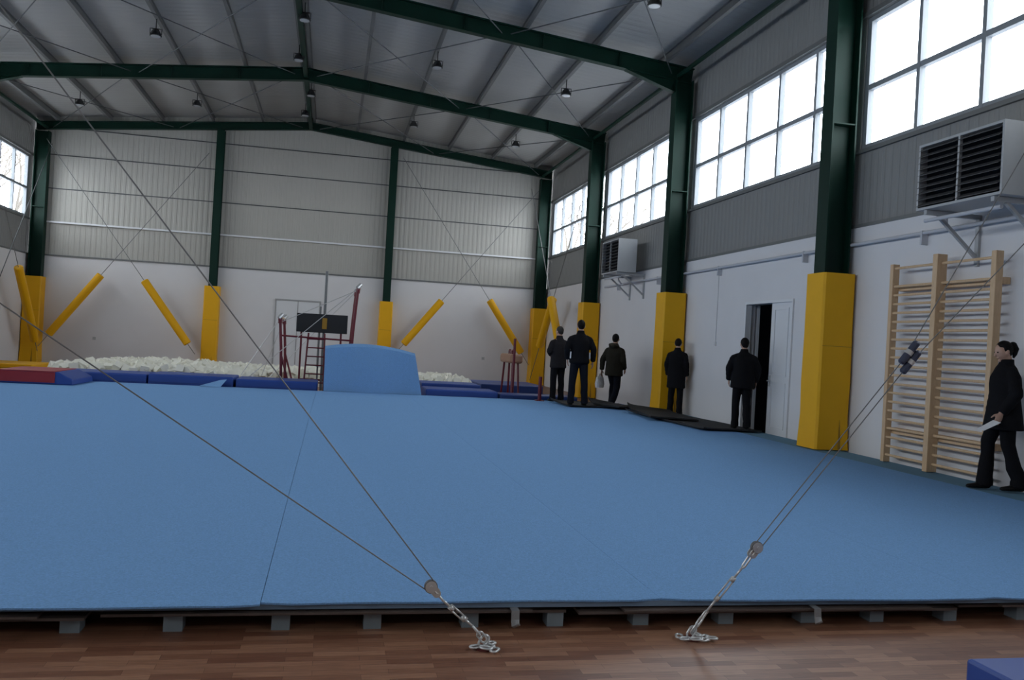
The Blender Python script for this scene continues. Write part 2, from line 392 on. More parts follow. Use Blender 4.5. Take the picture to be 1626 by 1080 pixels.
# ------------------------------------------------------------------ ceiling floodlights
for (x,y) in [(xm+.12,20.0),(xm+3.3,21.2),(xm+6.6,21.1),(xm+.12,26.3),(xm+3.3,27.4),(xm+6.6,27.2),(xm+6.6,15.0),(xm-3.3,21.4),(xm-.12,23.0),(xm-3.3,27.7),(xm-6.6,27.7),(xm-.12,28.8),(xm+3.3,15.0),(xm-3.3,15.0)]:
    zt=zl(x)+.214; z=zt-.33
    e=thing("floodlight","small black floodlight hanging below a roof purlin","ceiling light",(x,y,z),group="hanging floodlights")
    mb=MB(); mb.cyl((x,y,z+.1),(x,y,zt),.012,8); mb.box((x-.11,y-.012,z+.09),(x+.11,y+.012,z+.105)); mb.box((x-.135,y-.012,z-.03),(x-.122,y+.012,z+.105)); mb.box((x+.122,y-.012,z-.03),(x+.135,y+.012,z+.105)); mb.obj("bracket",M_black,parent=e)
    mb=MB(); mb.loft([(x,y,z-.08),(x,y,z-.06),(x,y,z+.02),(x,y,z+.08)],[.135,.135,.10,.06],16); mb.obj("housing",M_black,parent=e)
    mb=MB(); mb.cyl((x,y,z-.088),(x,y,z-.079),.11,16); mb.obj("lens",M_lens,parent=e)

# ------------------------------------------------------------------ sprung floor
CY0,CY1=4.42,20.55; CX0,CX1=-8.3,7.22; CZ=.16
e=thing("sprung_floor","large light-blue carpeted gymnastics sprung floor on foam blocks","gymnastics floor",(0,CY0,0))
mb=MB(); xs_=[CX0]; x=-.27-2.13*3
while x<CX1-.5:
    if x>CX0+.3: xs_.append(x)
    x+=2.13
xs_.append(CX1)
for i in range(len(xs_)-1):
    gl=.0016 if abs(xs_[i]+.27)<.01 else .0009; gr=.0016 if abs(xs_[i+1]+.27)<.01 else .0009
    a=xs_[i]+gl; b=xs_[i+1]-gr; n=14
    fe=[]
    for j in range(n+1):
        X=a+(b-a)*j/n; fe.append(CY0+.015*math.sin(1.3*X)+.005*math.sin(7*X)-(.03 if X<-.27 else 0)+(.025 if j in(0,n) else 0))
    vs=[];fs=[]
    for j in range(n+1):
        X=a+(b-a)*j/n
        vs+=[(X,fe[j],CZ-.002),(X,fe[j]+.006,CZ),(X,CY1,CZ),(X,fe[j]+.002,CZ-.012),(X,CY1,CZ-.012)]
    for j in range(n):
        p=j*5;q=p+5
        fs+=[(p,q,q+1,p+1),(p+1,q+1,q+2,p+2),(p+3,q+3,q,p),(p+2,q+2,q+4,p+4),(p+4,q+4,q+3,p+3)]
    fs+=[(0,1,2,4,3),(n*5,n*5+3,n*5+4,n*5+2,n*5+1)]
    mb.add(vs,fs)
mb.obj("carpet",M_carpet,parent=e)
mb=MB(); mb.box((CX1,CY0+.05,.02),(7.80,CY1-1.75,CZ-.008)); mb.obj("carpet_border",M_teal,parent=e,label="narrow teal border strip")
mb=MB(); mb.box((CX0+.02,CY0+.03,CZ-.042),(CX1,CY1-.02,CZ-.013)); mb.obj("foam_layer",M_foam,parent=e)
mb=MB()
x=CX0+.05; i=0
while x<CX1-.1:
    w=min(2.35,CX1-.02-x); off=[.0,.06,-.01,.04][i%4]
    mb.box((x,CY0+.02+off,.078),(x+w,CY1-.05,.092)); mb.box((x+.25,CY0+off*.5-.015,.097),(x+w-.2,CY1-.05,.108))
    x+=w+.06; i+=1
mb.obj("plywood_panel",M_ply,parent=e)
blk=MB(); blk.box((-.045,-.05,0),(.045,.05,.077)); bm_=blk.mesh("foam_foot"); bm_.materials.append(M_block)
x=-3.6; k=0
while x<5.9:
    o=bpy.data.objects.new("foam_foot",bm_); COL.objects.link(o); o.parent=e; o.location=(x+random.uniform(-.03,.03),.12,0)
    x+=.49
mb=MB()
for yy in [CY0+.7+.8*j for j in range(20)]:
    x=CX0+.3
    while x<CX1-.2:
        mb.box((x-.05,yy-.05,0),(x+.05,yy+.05,.077)); x+=.8
mb.obj("foam_feet",M_block,parent=e,kind="stuff")
for x,yy in ((-1.52,CY0-.065),(1.03,CY0-.01),(2.78,CY0-.03)):
    mb=MB()
    mb.loft([(x,yy+.05,.118),(x,yy-.01,.115),(x,yy-.014,.07),(x,yy-.024,.045),(x+.01,yy-.016,.035)],[(.022,.003)]*5,8); mb.obj("clip",M_clip,parent=e,label="bent sheet-steel clip")

# carpet-draped block
e=thing("carpeted_block","tall light-blue carpet-draped block with arched top on sprung floor edge","gymnastics block",(1.05,20.9,CZ))
mb=MB(); n=16; front=[]
for j in range(n+1):
    t=j/n; xb=-.10+2.30*t; xt=-.12+2.12*t
    zt=1.15+.16*math.sin(math.pi*min(1,(t*.92+.1)))**.8
    front.append((xb,xt,zt))
rows=[]
for s_,(yy,zf,mix) in enumerate([(20.58,0,0),(20.60,.5,.5),(20.63,.94,.95),(20.70,1,1),(21.9,.99,1),(22.0,.93,1),(22.0,.0,1)]):
    rows.append([(a*(1-mix)+b*mix, yy+.03*math.sin(3*j/n*math.pi)*(1 if zf<.9 and s_<3 else 0), (CZ+.0 if s_<6 else .0)+(z-CZ)*zf) for j,(a,b,z) in enumerate(front)])
vs=[p for r_ in rows for p in r_]; fs=[]
N=n+1
for i in range(len(rows)-1):
    for j in range(n): fs.append((i*N+j,i*N+j+1,(i+1)*N+j+1,(i+1)*N+j))
fs.append(tuple(i*N for i in range(len(rows)))); fs.append(tuple(i*N+n for i in reversed(range(len(rows))))); fs.append(tuple(list(range(n,-1,-1))+[6*N+j for j in range(n+1)]))
mb.add(vs,fs); mb.obj("carpet_cover",M_carpet,parent=e)
q=MB(); q.add([(-2.85,20.45,.165),(-2.38,20.28,.165),(-2.28,20.62,.33),(-2.42,20.66,.31),(-2.85,20.62,.17)],[(0,1,2,3,4)])
tag(q.obj("carpet_flap",M_carpet,org=(-2.6,20.45,.165)),"loose curled light-blue carpet corner","carpet flap")

# ------------------------------------------------------------------ mats
def mat_thing(name,a,b,m,label,cat="mat",rot=0,bev=.03,group=None,m2=None):
    cx,cy=(a[0]+b[0])/2,(a[1]+b[1])/2
    e=thing(name,label,cat,(cx,cy,a[2]))
    if group: e["group"]=group
    mb=MB(); mb.box(a,b); mb.obj("cover",m,parent=e,bevel=bev)
    mb=MB(); mb.box((a[0]+.02,a[1]-.003,(a[2]+b[2])/2-.006),(b[0]-.02,b[1]+.003,(a[2]+b[2])/2+.006)); mb.obj("seam",m2 or M_navy2,parent=e)
    e.rotation_euler[2]=rot
    return e
G="dark blue vinyl safety mats"
for a,b,z,t in ((-5.95,-4.05,.36,0),(-4.0,-2.15,.38,.0),(-2.1,-.25,.35,0)):
    mat_thing("crash_mat",(a,20.72,0),(b,21.95,z),M_navy,"dark blue vinyl mat beside white foam pit",rot=random.uniform(-.01,.01),group=G)
mat_thing("crash_mat",(2.32,20.72,0),(4.1,21.9,.31),M_navy,"dark blue vinyl mat behind sprung floor",group=G)
mat_thing("crash_mat",(4.15,20.74,0),(6.15,21.5,.26),M_navy2,"dark blue vinyl mat behind sprung floor",group=G)
mat_thing("crash_mat",(2.35,22.1,0),(3.9,23.4,.38),M_navy,"dark blue vinyl mat behind sprung floor",group=G)
mat_thing("crash_mat",(4.2,23.75,0),(6.0,25.3,.34),M_navy2,"dark blue vinyl mat near pommel horse",group=G)
mat_thing("crash_mat",(4.4,25.5,0),(6.4,27.4,.28),M_navy,"dark blue vinyl mat near pommel horse",group=G)
e=thing("landing_mat","low blue mat with red top panel on light-blue carpet","mat",(-5.9,20.0,CZ))
mb=MB(); mb.prism([(-6.85,CZ+.003),(-5.1,CZ+.003),(-5.12,.28),(-5.4,.42),(-6.5,.42),(-6.85,.24)],19.0,20.5); mb.obj("cover",M_navy,parent=e,bevel=.02)
mb=MB(); mb.prism([(-6.5,.415),(-5.45,.415),(-5.45,.432),(-6.51,.432),(-6.76,.305),(-6.74,.28)],18.985,20.48); mb.box((-6.7,18.98,.20),(-5.45,19.0,.41)); mb.obj("top_panel",M_red,parent=e,label="red vinyl panel")
mat_thing("floor_mat",(-9.6,25.5,0),(-7.9,27.2,.22),M_yellow,"flat yellow vinyl mat at foam pit edge",m2=M_yellowd)
def rubber(cx,cy,sx,sy,rot,z0,lift,label):
    e=thing("rubber_mat",label,"mat",(cx,cy,z0),group="black rubber mats")
    mb=MB(); nx,ny=12,18; vs=[];fs=[]
    for s_ in (0,1):
        for i in range(nx+1):
            for j in range(ny+1):
                u=i/nx; w=j/ny
                z=z0+.03*s_+lift[0]*max(0,(w-.8)/.2)**2*(1-.8*u)+lift[1]*max(0,(.15-w)/.15)**2*(.3+.7*(1-u))+lift[2]*max(0,(.15-u)/.15)**2*(.2+.8*w)+.003*(1+math.sin(9*w+4*u))
                vs.append((cx+sx*(u-.5)+.02*math.sin(5*w), cy+sy*(w-.5)+.03*math.sin(4*u), z))
    N=(ny+1); T=(nx+1)*N
    for i in range(nx):
        for j in range(ny):
            a=i*N+j; fs.append((a,a+1,a+N+1,a+N)); fs.append((T+a,T+a+N,T+a+N+1,T+a+1))
    for j in range(ny): fs.append((j,T+j,T+j+1,j+1)); a=nx*N+j; fs.append((a,a+1,T+a+1,T+a))
    for i in range(nx): a=i*N; fs.append((a,a+N,T+a+N,T+a)); a=i*N+ny; fs.append((a,T+a,T+a+N,a+N))
    mb.add(vs,fs); mb.obj("sheet",M_rubber,parent=e,smooth=False); e.rotation_euler[2]=rot
rubber(7.0,15.9,1.15,3.5,.06,CZ+.003,(.03,.03,.04),"long black rubber mat lying on blue carpet")
rubber(6.80,16.8,.95,2.2,-.14,CZ+.042,(.10,.02,.04),"black rubber mat overlapping another, end curling up")
rubber(6.15,19.3,1.75,1.35,.04,CZ+.003,(.03,.02,.05),"black rubber mat with curling edge on blue carpet")
rubber(6.50,18.85,.8,.95,.5,CZ+.042,(.13,.01,.03),"small black rubber mat with upturned corner")
mat_thing("landing_mat",(2.70,2.2,0),(4.6,3.14,.30),M_navy,"blue vinyl mat corner on wooden floor",rot=0,bev=.015)

# ------------------------------------------------------------------ foam pit
cm=MB(); cm.box((-.1,-.1,-.1),(.1,.1,.1)); cme=cm.mesh("foam_cube"); cme.materials.append(M_cube)
def hz(x,y): return .27+.05*math.exp(-((x+4.3)/1.6)**2)+.03*math.sin(2*x)*math.sin(1.7*y)
def free(x,y):
    if x>-1.9 and x<2.3: return y>24.6
    if x>=2.3: return y>23.7
    return True
pts=[]
for i in range(2600):
    x=random.uniform(-6.5,3.9); y=random.uniform(22.15,28.2)
    if free(x,y): pts.append((y,x))
pts.sort()
near=pts[:900:3][:300]; ns=set(near)
for (y,x) in near:
    o=bpy.data.objects.new("foam_cube",cme); COL.objects.link(o)
    o.location=(x,y,hz(x,y)+random.uniform(-.02,.12)); o.rotation_euler=[random.uniform(0,3) for _ in range(3)]; s=random.uniform(.75,1.05); o.scale=(s,s,s)
    tag(o,"cream-white foam cube in the foam pit","foam cube",group="loose foam cubes in the pit")
mb=MB()
for (y,x) in pts:
    if (y,x) in ns: continue
    R=Matrix.Rotation(random.uniform(0,3),3,V((random.random(),random.random(),random.random())).normalized()); c=V((x,y,hz(x,y)+random.uniform(-.1,.08))); h=random.uniform(.07,.1)
    vs=[c+R@V((a,b,d)) for d in (-h,h) for a,b in ((-h,-h),(h,-h),(h,h),(-h,h))]
    mb.add(vs,[(0,3,2,1),(4,5,6,7),(0,1,5,4),(1,2,6,5),(2,3,7,6),(3,0,4,7)])
mb.box((-6.5,22.1,0),(-2.0,28.2,.22)); mb.box((-2.0,24.6,0),(3.9,28.2,.22))
tag(mb.obj("foam_pit_fill",M_cube,org=(-1.3,25,0)),"heap of cream-white foam cubes filling the pit","foam pit",kind="stuff")

# ------------------------------------------------------------------ uneven bars & stand
def tube(mb,pts,r,m=0,n=10): mb.loft(pts,[r]*len(pts),n,m)
e=thing("uneven_bars","maroon-framed uneven bars with steel guy cables","uneven bars",(-.3,22.0,0))
for (x,z1) in ((-1.15,1.85),(.48,2.72)):
    for dy in (0,1.9):
        lean=-.10 if x<0 else .12
        mb=MB(); tube(mb,[(x,22.05+dy,.02),(x+lean*.5,22.05+dy,z1*.6),(x+lean,22.05+dy,z1-.12)],.035); tube(mb,[(x+lean,22.05+dy,z1-.15),(x+lean*1.1,22.05+dy,z1)],.05); tube(mb,[(x-.35,22.05+dy,.05),(x+.35,22.05+dy,.05)],.03)
        tube(mb,[(x+.22,22.05+dy,.05),(x+lean*.4,22.05+dy,z1*.5)],.025)
        mb.obj("upright",M_maroon,parent=e)
        mb=MB(); tube(mb,[(x+lean*1.1-.03,22.0+dy,z1-.02),(x+lean*1.1+.06,22.06+dy,z1+.08)],.05); mb.obj("bracket",M_steel,parent=e)
    mb=MB(); tube(mb,[(x+lean*1.1,22.0,z1),(x+lean*1.1,24.0,z1)],.02); mb.obj("rail",M_pine,parent=e)
mb=MB(); tube(mb,[(-1.2,22.05,1.40),(.56,22.05,1.36)],.022); mb.obj("crossbar",M_maroon,parent=e)
for a,b in (((-1.27,22.05,1.8),(-2.1,21.85,.38)),((-1.27,23.95,1.8),(-1.85,24.3,.1)),((.6,22.05,2.7),(-1.9,21.85,.36)),((.6,23.95,2.7),(-1.7,24.4,.1)),((.6,22.05,2.65),(-1.2,22.05,1.75))):
    mb=MB(); mb.cyl(a,b,.009,6); mb.obj("guy_cable",M_steel,parent=e)
e=thing("display_board","black board on grey mast with maroon stand","board",(-.2,22.6,0))
mb=MB(); mb.box((-.88,22.55,1.52),(.40,22.62,2.0)); mb.obj("board",M_black,parent=e,bevel=.01)
mb=MB(); tube(mb,[(-.19,22.7,.03),(-.19,22.7,3.12)],.035); tube(mb,[(-.3,22.7,.03),(-.3,22.7,2.2)],.022); mb.obj("mast",M_purlin,parent=e)
mb=MB(); tube(mb,[(-.75,22.7,.03),(-.75,22.7,1.6)],.025); tube(mb,[(.25,22.7,.03),(.25,22.7,1.6)],.025); tube(mb,[(-.75,22.7,.3),(.25,22.7,.3)],.025); tube(mb,[(-.5,22.3,.02),(-.5,23.1,.02)],.03); tube(mb,[(.1,22.3,.02),(.1,23.1,.02)],.03); mb.obj("stand",M_maroon,parent=e)
mb=MB(); mb.box((-.24,22.535,1.62),(-.12,22.549,1.9)); mb.obj("bracket",M_yellowd,parent=e)
e=thing("step_ladder","maroon metal ladder standing beside blue mats","ladder",(-.36,22.35,0))
mb=MB(); tube(mb,[(-.62,22.2,.02),(-.56,22.35,1.5)],.022); tube(mb,[(-.12,22.2,.02),(-.16,22.35,1.5)],.022); mb.obj("rail",M_maroon,parent=e)
for i in range(6):
    z=.25+.22*i; mb=MB(); tube(mb,[(-.60,22.2+.1*z,z),(-.13,22.2+.1*z,z)],.016,n=8); mb.obj("rung",M_maroon,parent=e)
e=thing("pommel_horse","tan leather pommel horse on maroon legs","pommel horse",(4.85,22.7,0))
mb=MB(); mb.box((4.63,21.98,1.0),(4.97,23.42,1.24)); mb.obj("body",M_tan,parent=e,bevel=.06)
for yy in (22.45,22.9):
    mb=MB(); tube(mb,[(4.8,yy-.12,1.22),(4.8,yy-.12,1.32),(4.8,yy-.06,1.35),(4.8,yy+.06,1.35),(4.8,yy+.12,1.32),(4.8,yy+.12,1.22)],.02); mb.obj("pommel",M_maroon,parent=e)
for yy,s in ((22.15,-1),(23.25,1)):
    for sx in (-1,1):
        mb=MB(); tube(mb,[(4.8+sx*.07,yy,1.02),(4.8+sx*.10,yy+s*.15,.02)],.028); mb.obj("leg",M_maroon,parent=e)
e=thing("apparatus_post","slim maroon gymnastics upright beside pommel horse","post",(4.66,21.68,0))
mb=MB(); tube(mb,[(4.66,21.68,0),(4.66,21.68,1.65)],.035); mb.box((4.5,21.58,0),(4.82,21.80,.02)); mb.obj("post",M_maroon,parent=e)
e=thing("apparatus_post","short maroon gymnastics upright by yellow pads","post",(5.05,20.3,CZ))
mb=MB(); tube(mb,[(5.05,20.3,CZ),(5.05,20.3,.75)],.045); mb.box((4.95,20.2,CZ),(5.15,20.4,CZ+.02)); mb.obj("post",M_maroon,parent=e)

# ------------------------------------------------------------------ wall bars
e=thing("wall_bars","tall double pine wall bars fixed to white wall","wall bars",(7.7,9.75,CZ))
for yy,ztop,xf,hw in ((10.70,2.93,7.655,.035),(9.76,2.99,7.61,.045),(8.80,2.95,7.655,.04)):
    mb=MB(); mb.box((xf,yy-hw,CZ),(7.76,yy+hw,ztop)); mb.obj("upright",M_pine,parent=e,bevel=.006)
for s0,s1 in ((9.80,10.67),(8.83,9.72)):
    for i in range(21):
        z=.26+i*.124
        if i==20: z=2.87
        mb=MB(); mb.loft([(7.69,s0-.01,z),(7.69,s1+.01,z)],[(.013,.018)]*2,10,ref=(1,0,0)); mb.obj("rung",M_pine,parent=e)
for zz in (.6,2.6):
    mb=MB(); mb.box((7.765,8.78,zz-.04),(7.885,10.72,zz+.04)); mb.obj("wall_batten",M_pine,parent=e)

# ------------------------------------------------------------------ fan heaters
def heater(y0,y1,z0,z1,x0=7.08,x1=7.58):
    e=thing("fan_heater","light grey louvred fan heater on wall brackets","fan heater",((x0+x1)/2,(y0+y1)/2,z0),group="wall fan heaters")
    mb=MB(); t=.03
    mb.box((x0+.04,y0,z0),(x1,y0+t,z1)); mb.box((x0+.04,y1-t,z0),(x1,y1,z1)); mb.box((x0+.04,y0+t,z0),(x1,y1-t,z0+t)); mb.box((x0+.04,y0+t,z1-t),(x1,y1-t,z1)); mb.box((x1-t,y0+t,z0+t),(x1,y1-t,z1-t))
    mb.box((x0,y0,z0),(x0+.04,y0+.03,z1)); mb.box((x0,y1-.03,z0),(x0+.04,y1,z1)); mb.box((x0,y0+.03,z0),(x0+.04,y1-.03,z0+.03)); mb.box((x0,y0+.03,z1-.03),(x0+.04,y1-.03,z1)); mb.box((x0,(y0+y1)/2-.015,z0+.03),(x0+.04,(y0+y1)/2+.015,z1-.03))
    mb.obj("casing",M_casing,parent=e)
    mb=MB(); mb.box((x0+.10,y0+.04,z0+.04),(x0+.12,y1-.04,z1-.04)); mb.obj("interior_shade",M_dark,parent=e)  # near-black sheet paints the shade inside the casing
    for a,b in ((y0+.035,(y0+y1)/2-.02),((y0+y1)/2+.02,y1-.035)):
        mb=MB(); n=10
        for i in range(n):
            z=z0+.07+(z1-z0-.13)*i/(n-1)
            mb.add([(x0-.03,a,z-.03),(x0+.05,a,z+.02),(x0+.05,b,z+.02),(x0-.03,b,z-.03),(x0-.03,a,z-.024),(x0+.05,a,z+.026),(x0+.05,b,z+.026),(x0-.03,b,z-.024)],[(0,1,2,3),(7,6,5,4),(0,4,5,1),(1,5,6,2),(2,6,7,3),(3,7,4,0)])
        mb.obj("louver",M_louver,parent=e)
    for yy in (y0+.15,y1-.15):
        mb=MB(); mb.box((x0+.02,yy-.025,z0-.06),(xW-.001,yy+.025,z0-.005)); mb.obox((x0+.2,yy,z0-.06),(xW-.03,yy,z0-.55),.04,.04); mb.box((xW-.04,yy-.03,z0-.65),(xW-.001,yy+.03,z0-.06)); mb.obj("bracket",M_casing,parent=e)
    mb=MB(); mb.cyl((x0+.1,y1-.05,z0-.12),(x0+.1,y0+.1,z0-.12),.025); mb.loft([(x1-.1,y1+.0,z0+.25),(x1+.02,y1+.12,z0+.25),(x1+.05,y1+.14,z0-.1),(x1+.14,y1+.14,z0-.2)],[.025]*4,8); mb.obj("pipe",M_pipe,parent=e)
heater(8.08,9.48,3.46,4.28)
heater(20.95,22.3,3.52,4.38)
e=thing("heating_pipe","pale painted heating pipe along top of white wall","pipe",(7.8,15,3.3))
mb=MB(); mb.cyl((7.82,4.0,3.34),(7.82,24.2,3.34),.026); mb.obj("pipe",M_pipe,parent=e)
for yy in (10.3,13.3,16.6,20,23):
    mb=MB(); mb.box((7.79,yy-.02,3.18),(xW-.001,yy+.02,3.37)); mb.obj("bracket",M_pipe,parent=e)
M_cond=mat("white_conduit",(.60,.60,.62),.6)
for yy,z0,z1 in ((16.7,1.75,3.3),):
    e=thing("cable_conduit","thin grey conduit running down the white wall","conduit",(xW-.012,yy,z0))
    mb=MB(); mb.cyl((xW-.008,yy,z0),(xW-.008,yy,z1),.006,8); mb.box((xW-.025,yy-.035,z0-.04),(xW-.001,yy+.035,z0+.04)); mb.obj("conduit",M_cond,parent=e)
for x in (-7.9,5.6):
    e=thing("wall_socket","small white electrical socket on white wall","socket",(x,yB,.9))
    mb=MB(); mb.box((x-.05,yB-.02,.85),(x+.05,yB-.001,.95)); mb.obj("plate",M_casing,parent=e)

# ------------------------------------------------------------------ foreground guy cables
def link(p0,p1,w,r,side):
    p0=V(p0);p1=V(p1); d=(p1-p0).normalized(); s=V(side); s=(s-d*s.dot(d)).normalized(); L=(p1-p0).length
    pts=[]
    for i in range(16):
        a=2*math.pi*i/16; ex=(L/2-w/2)*(1 if math.cos(a)>0 else -1)
        pts.append((p0+p1)/2+d*(math.cos(a)*w/2+ex)+s*(math.sin(a)*w/2))
    m_=MB(); m_.loft(pts,[r]*16,8,closed=True,ref=(.3,.5,.8)); return m_
M_plate=mat("dark_red_plate",(.09,.012,.012),.5)
def rig(anchor,pulley,name_label,extra):
    A=V(anchor);P=V(pulley); d=(P-A).normalized(); L=(P-A).length
    e=thing("guy_cable_rig",name_label,"guy cable",A)
    mb=MB(); mb.loft([(A.x,A.y,0.0),(A.x,A.y,.006),(A.x,A.y,.012)],[.05,.05,.02],18); mb.obj("floor_plate",M_plate,parent=e,label="dark red floor anchor disc")
    link((A.x-.02,A.y,.008),(A.x+.01,A.y,.065),.04,.006,(1,0,0)).obj("shackle",M_steel,parent=e,smooth=True)
    q=A+V((0,0,.04)); t=.22*L; n=max(2,int(t/.038))
    for i in range(n):
        a=q+d*(i*t/n-.008); b=q+d*((i+1)*t/n+.008)
        link(a,b,.030,.0055,(0,1,0) if i%2 else (.7,0,.7)).obj("chain_link",M_steel,parent=e,smooth=True)
    for i,(dx,dy,a) in enumerate(extra):
        c=V((A.x+dx,A.y+dy,.014+(.006 if i%2 else 0))); u=V((math.cos(a),math.sin(a),0))*.030
        link(c-u,c+u,.034,.006,(-math.sin(a),math.cos(a),0)).obj("chain_link",M_steel,parent=e,smooth=True)
    a=q+d*t; b=A+d*(L*.80); s=d.cross(V((0,1,0))).normalized()
    mb=MB(); m1=a.lerp(b,.25); m2=a.lerp(b,.75)
    mb.cyl(a,m1+d*.01,.006,8); mb.cyl(m2-d*.01,b,.006,8); mb.cyl(m1,m1+d*.025,.012,10); mb.cyl(m2-d*.025,m2,.012,10)
    mb.cyl(m1+s*.011,m2+s*.011,.0045,8); mb.cyl(m1-s*.011,m2-s*.011,.0045,8)
    mb.obj("turnbuckle",M_steel,parent=e,smooth=True)
    link(b-d*.01,P-d*.015,.03,.005,(0,1,0)).obj("shackle",M_steel,parent=e,smooth=True)
    mb=MB()
    for yy in (-.014,.014):
        c=P+V((0,yy,0)); mb.loft([c-V((0,.002,0)),c+V((0,.002,0))],[.028]*2,24)
        c2=P-d*.045+V((0,yy,0)); mb.loft([c2-V((0,.0022,0)),c2+V((0,.0022,0))],[.020]*2,18)
        mb.obox(P+V((0,yy,0))-d*.045,P+V((0,yy,0)),.0036,.040,s)
    mb.cyl(P-V((0,.024,0)),P+V((0,.024,0)),.009,12); mb.cyl(P-d*.05-V((0,.022,0)),P-d*.05+V((0,.022,0)),.007,12)
    pl=mb.obj("pulley",M_steel,parent=e)
    mb=MB(); mb.loft([P-V((0,.01,0)),P-V((0,.004,0)),P+V((0,.004,0)),P+V((0,.01,0))],[.032,.026,.026,.032],24); mb.obj("sheave",M_cable,parent=pl)
    return e,d,s
A1=(.83,4.18,0); P1=(.536,4.1,.332)
e,d,s=rig(A1,P1,"steel guy cable with pulley, turnbuckle and floor chain",[(-.045,-.01,.2),(.0,-.045,-.5),(.04,-.06,1.0),(.02,-.015,2.2),(.035,.03,.6)])
for end in ((-1.80,3.88,1.87),(-1.80,3.88,3.28)):
    mb=MB(); q=V(end); u=(q-V(P1)).normalized(); nrm=V((0,1,0)).cross(u).normalized()*(.026 if end[2]<2 else -.026)
    mb.cyl(V(P1)-nrm,q,.0032,8); mb.obj("cable",M_cable,parent=e)
A2=(1.97,4.26,0); P2=(2.23,4.1,.53)
e,d,s=rig(A2,P2,"steel guy cable with turnbuckle and double tension block",[(-.05,-.03,.1),(.0,-.055,-.2),(.05,-.05,.4),(.09,-.045,-.3),(.07,-.01,.9),(.03,.02,2.0),(-.07,.01,1.2)])
B2=V((2.92,3.9,1.56)); u=(B2-V(P2)).normalized(); nr=V((0,1,0)).cross(u).normalized()
for o in (-.020,.020):
    mb=MB(); mb.cyl(V(P2)+nr*o,B2+nr*o,.0029,8); mb.obj("cable",M_cable,parent=e)
for o,end in ((-.020,(3.95,3.9,2.59)),(.020,(3.95,3.9,3.38))):
    mb=MB(); mb.cyl(B2-u*.02+nr*o*(-1),V(end),.0029,8); mb.obj("cable",M_cable,parent=e)
M_blk2=mat("blue_grey_casting",(.05,.06,.10),.45,.2)
for o,sh in ((-.020,.02),(.020,-.012)):
    c=B2+nr*o+u*sh
    mb=MB(); mb.loft([c-u*.070,c-u*.062,c+u*.062,c+u*.070],[(.012,.012),(.019,.019),(.019,.019),(.012,.012)],14); tb=mb.obj("tension_block",M_blk2,parent=e)
    mb=MB(); mb.loft([c-u*.012,c+u*.012],[.0205]*2,14)
    mb.obj("band",M_steel,parent=tb)
for x,y,h in ((-1.84,3.88,3.35),(3.99,3.9,3.45)):
    e=thing("apparatus_upright","tall steel upright holding guy cables on wooden floor","upright",(x,y,0))
    mb=MB(); mb.cyl((x,y,.02),(x,y,h*.6),.045,16); mb.cyl((x,y,h*.6),(x,y,h),.032,16); mb.obj("pole",M_steel,parent=e)
    mb=MB(); mb.loft([(x,y,0),(x,y,.02)],[.16,.15],24); mb.obj("base_plate",M_steel,parent=e)

# ------------------------------------------------------------------ people
def remesh(mb,vox,org=(0,0,0),it=2):
    me=mb.mesh("tmp",org,fixn=True); ob=bpy.data.objects.new("tmp",me); COL.objects.link(ob)
    r=ob.modifiers.new("r",'REMESH'); r.mode='VOXEL'; r.voxel_size=vox; r.use_smooth_shade=True
    if it: s=ob.modifiers.new("s",'SMOOTH'); s.factor=.5; s.iterations=it
    dg=bpy.context.evaluated_depsgraph_get(); dg.update()
    out=bpy.data.meshes.new_from_object(ob.evaluated_get(dg)); bpy.data.objects.remove(ob); bpy.data.meshes.remove(me)
    for p in out.polygons: p.use_smooth=True
    return out
def put(me,name,m,parent,**kw):
    me.materials.clear(); me.materials.append(m); me.name=name
    o=bpy.data.objects.new(name,me); COL.objects.link(o); o.parent=parent
    for k,v in kw.items(): o[k]=v
    return o
M_skin=mat("skin",(.50,.30,.22),.55,noise=.05)
M_eye=mat("eye",(.02,.015,.012),.2)
def hand(mb,wr,dirv,side,curl=.5):
    w=V(wr); d=V(dirv).normalized(); f=V((0,-1,0)); f=(f-d*f.dot(d)).normalized()
    n=d.cross(f).normalized()*1.0
    inn=V((-side,0,0))
    if n.dot(inn)<0: n=-n
    mb.loft([w-d*.02,w+d*.02,w+d*.055,w+d*.09],[(.026,.02),(.034,.017),(.042,.016),(.040,.014)],12,ref=tuple(f))
    for i,(o,L) in enumerate(((.030,.072),(.010,.080),(-.010,.075),(-.029,.060))):
        a=w+d*.082+f*o; p=[a]; dd=d.copy()
        for k,seg in enumerate((.45,.32,.23)):
            dd=(dd+n*curl*(.35+.25*k)).normalized(); p.append(p[-1]+dd*L*seg)
        mb.loft(p,[.0095,.009,.0085,.0065],8,ref=tuple(f))
    a=w+d*.025+f*.03; t=(d*.6+f*.75+n*.25).normalized(); b=a+t*.035; t2=(d*.9+f*.3+n*.4).normalized()
    mb.loft([a-t*.01,b,b+t2*.03,b+t2*.05],[.013,.012,.010,.007],8)
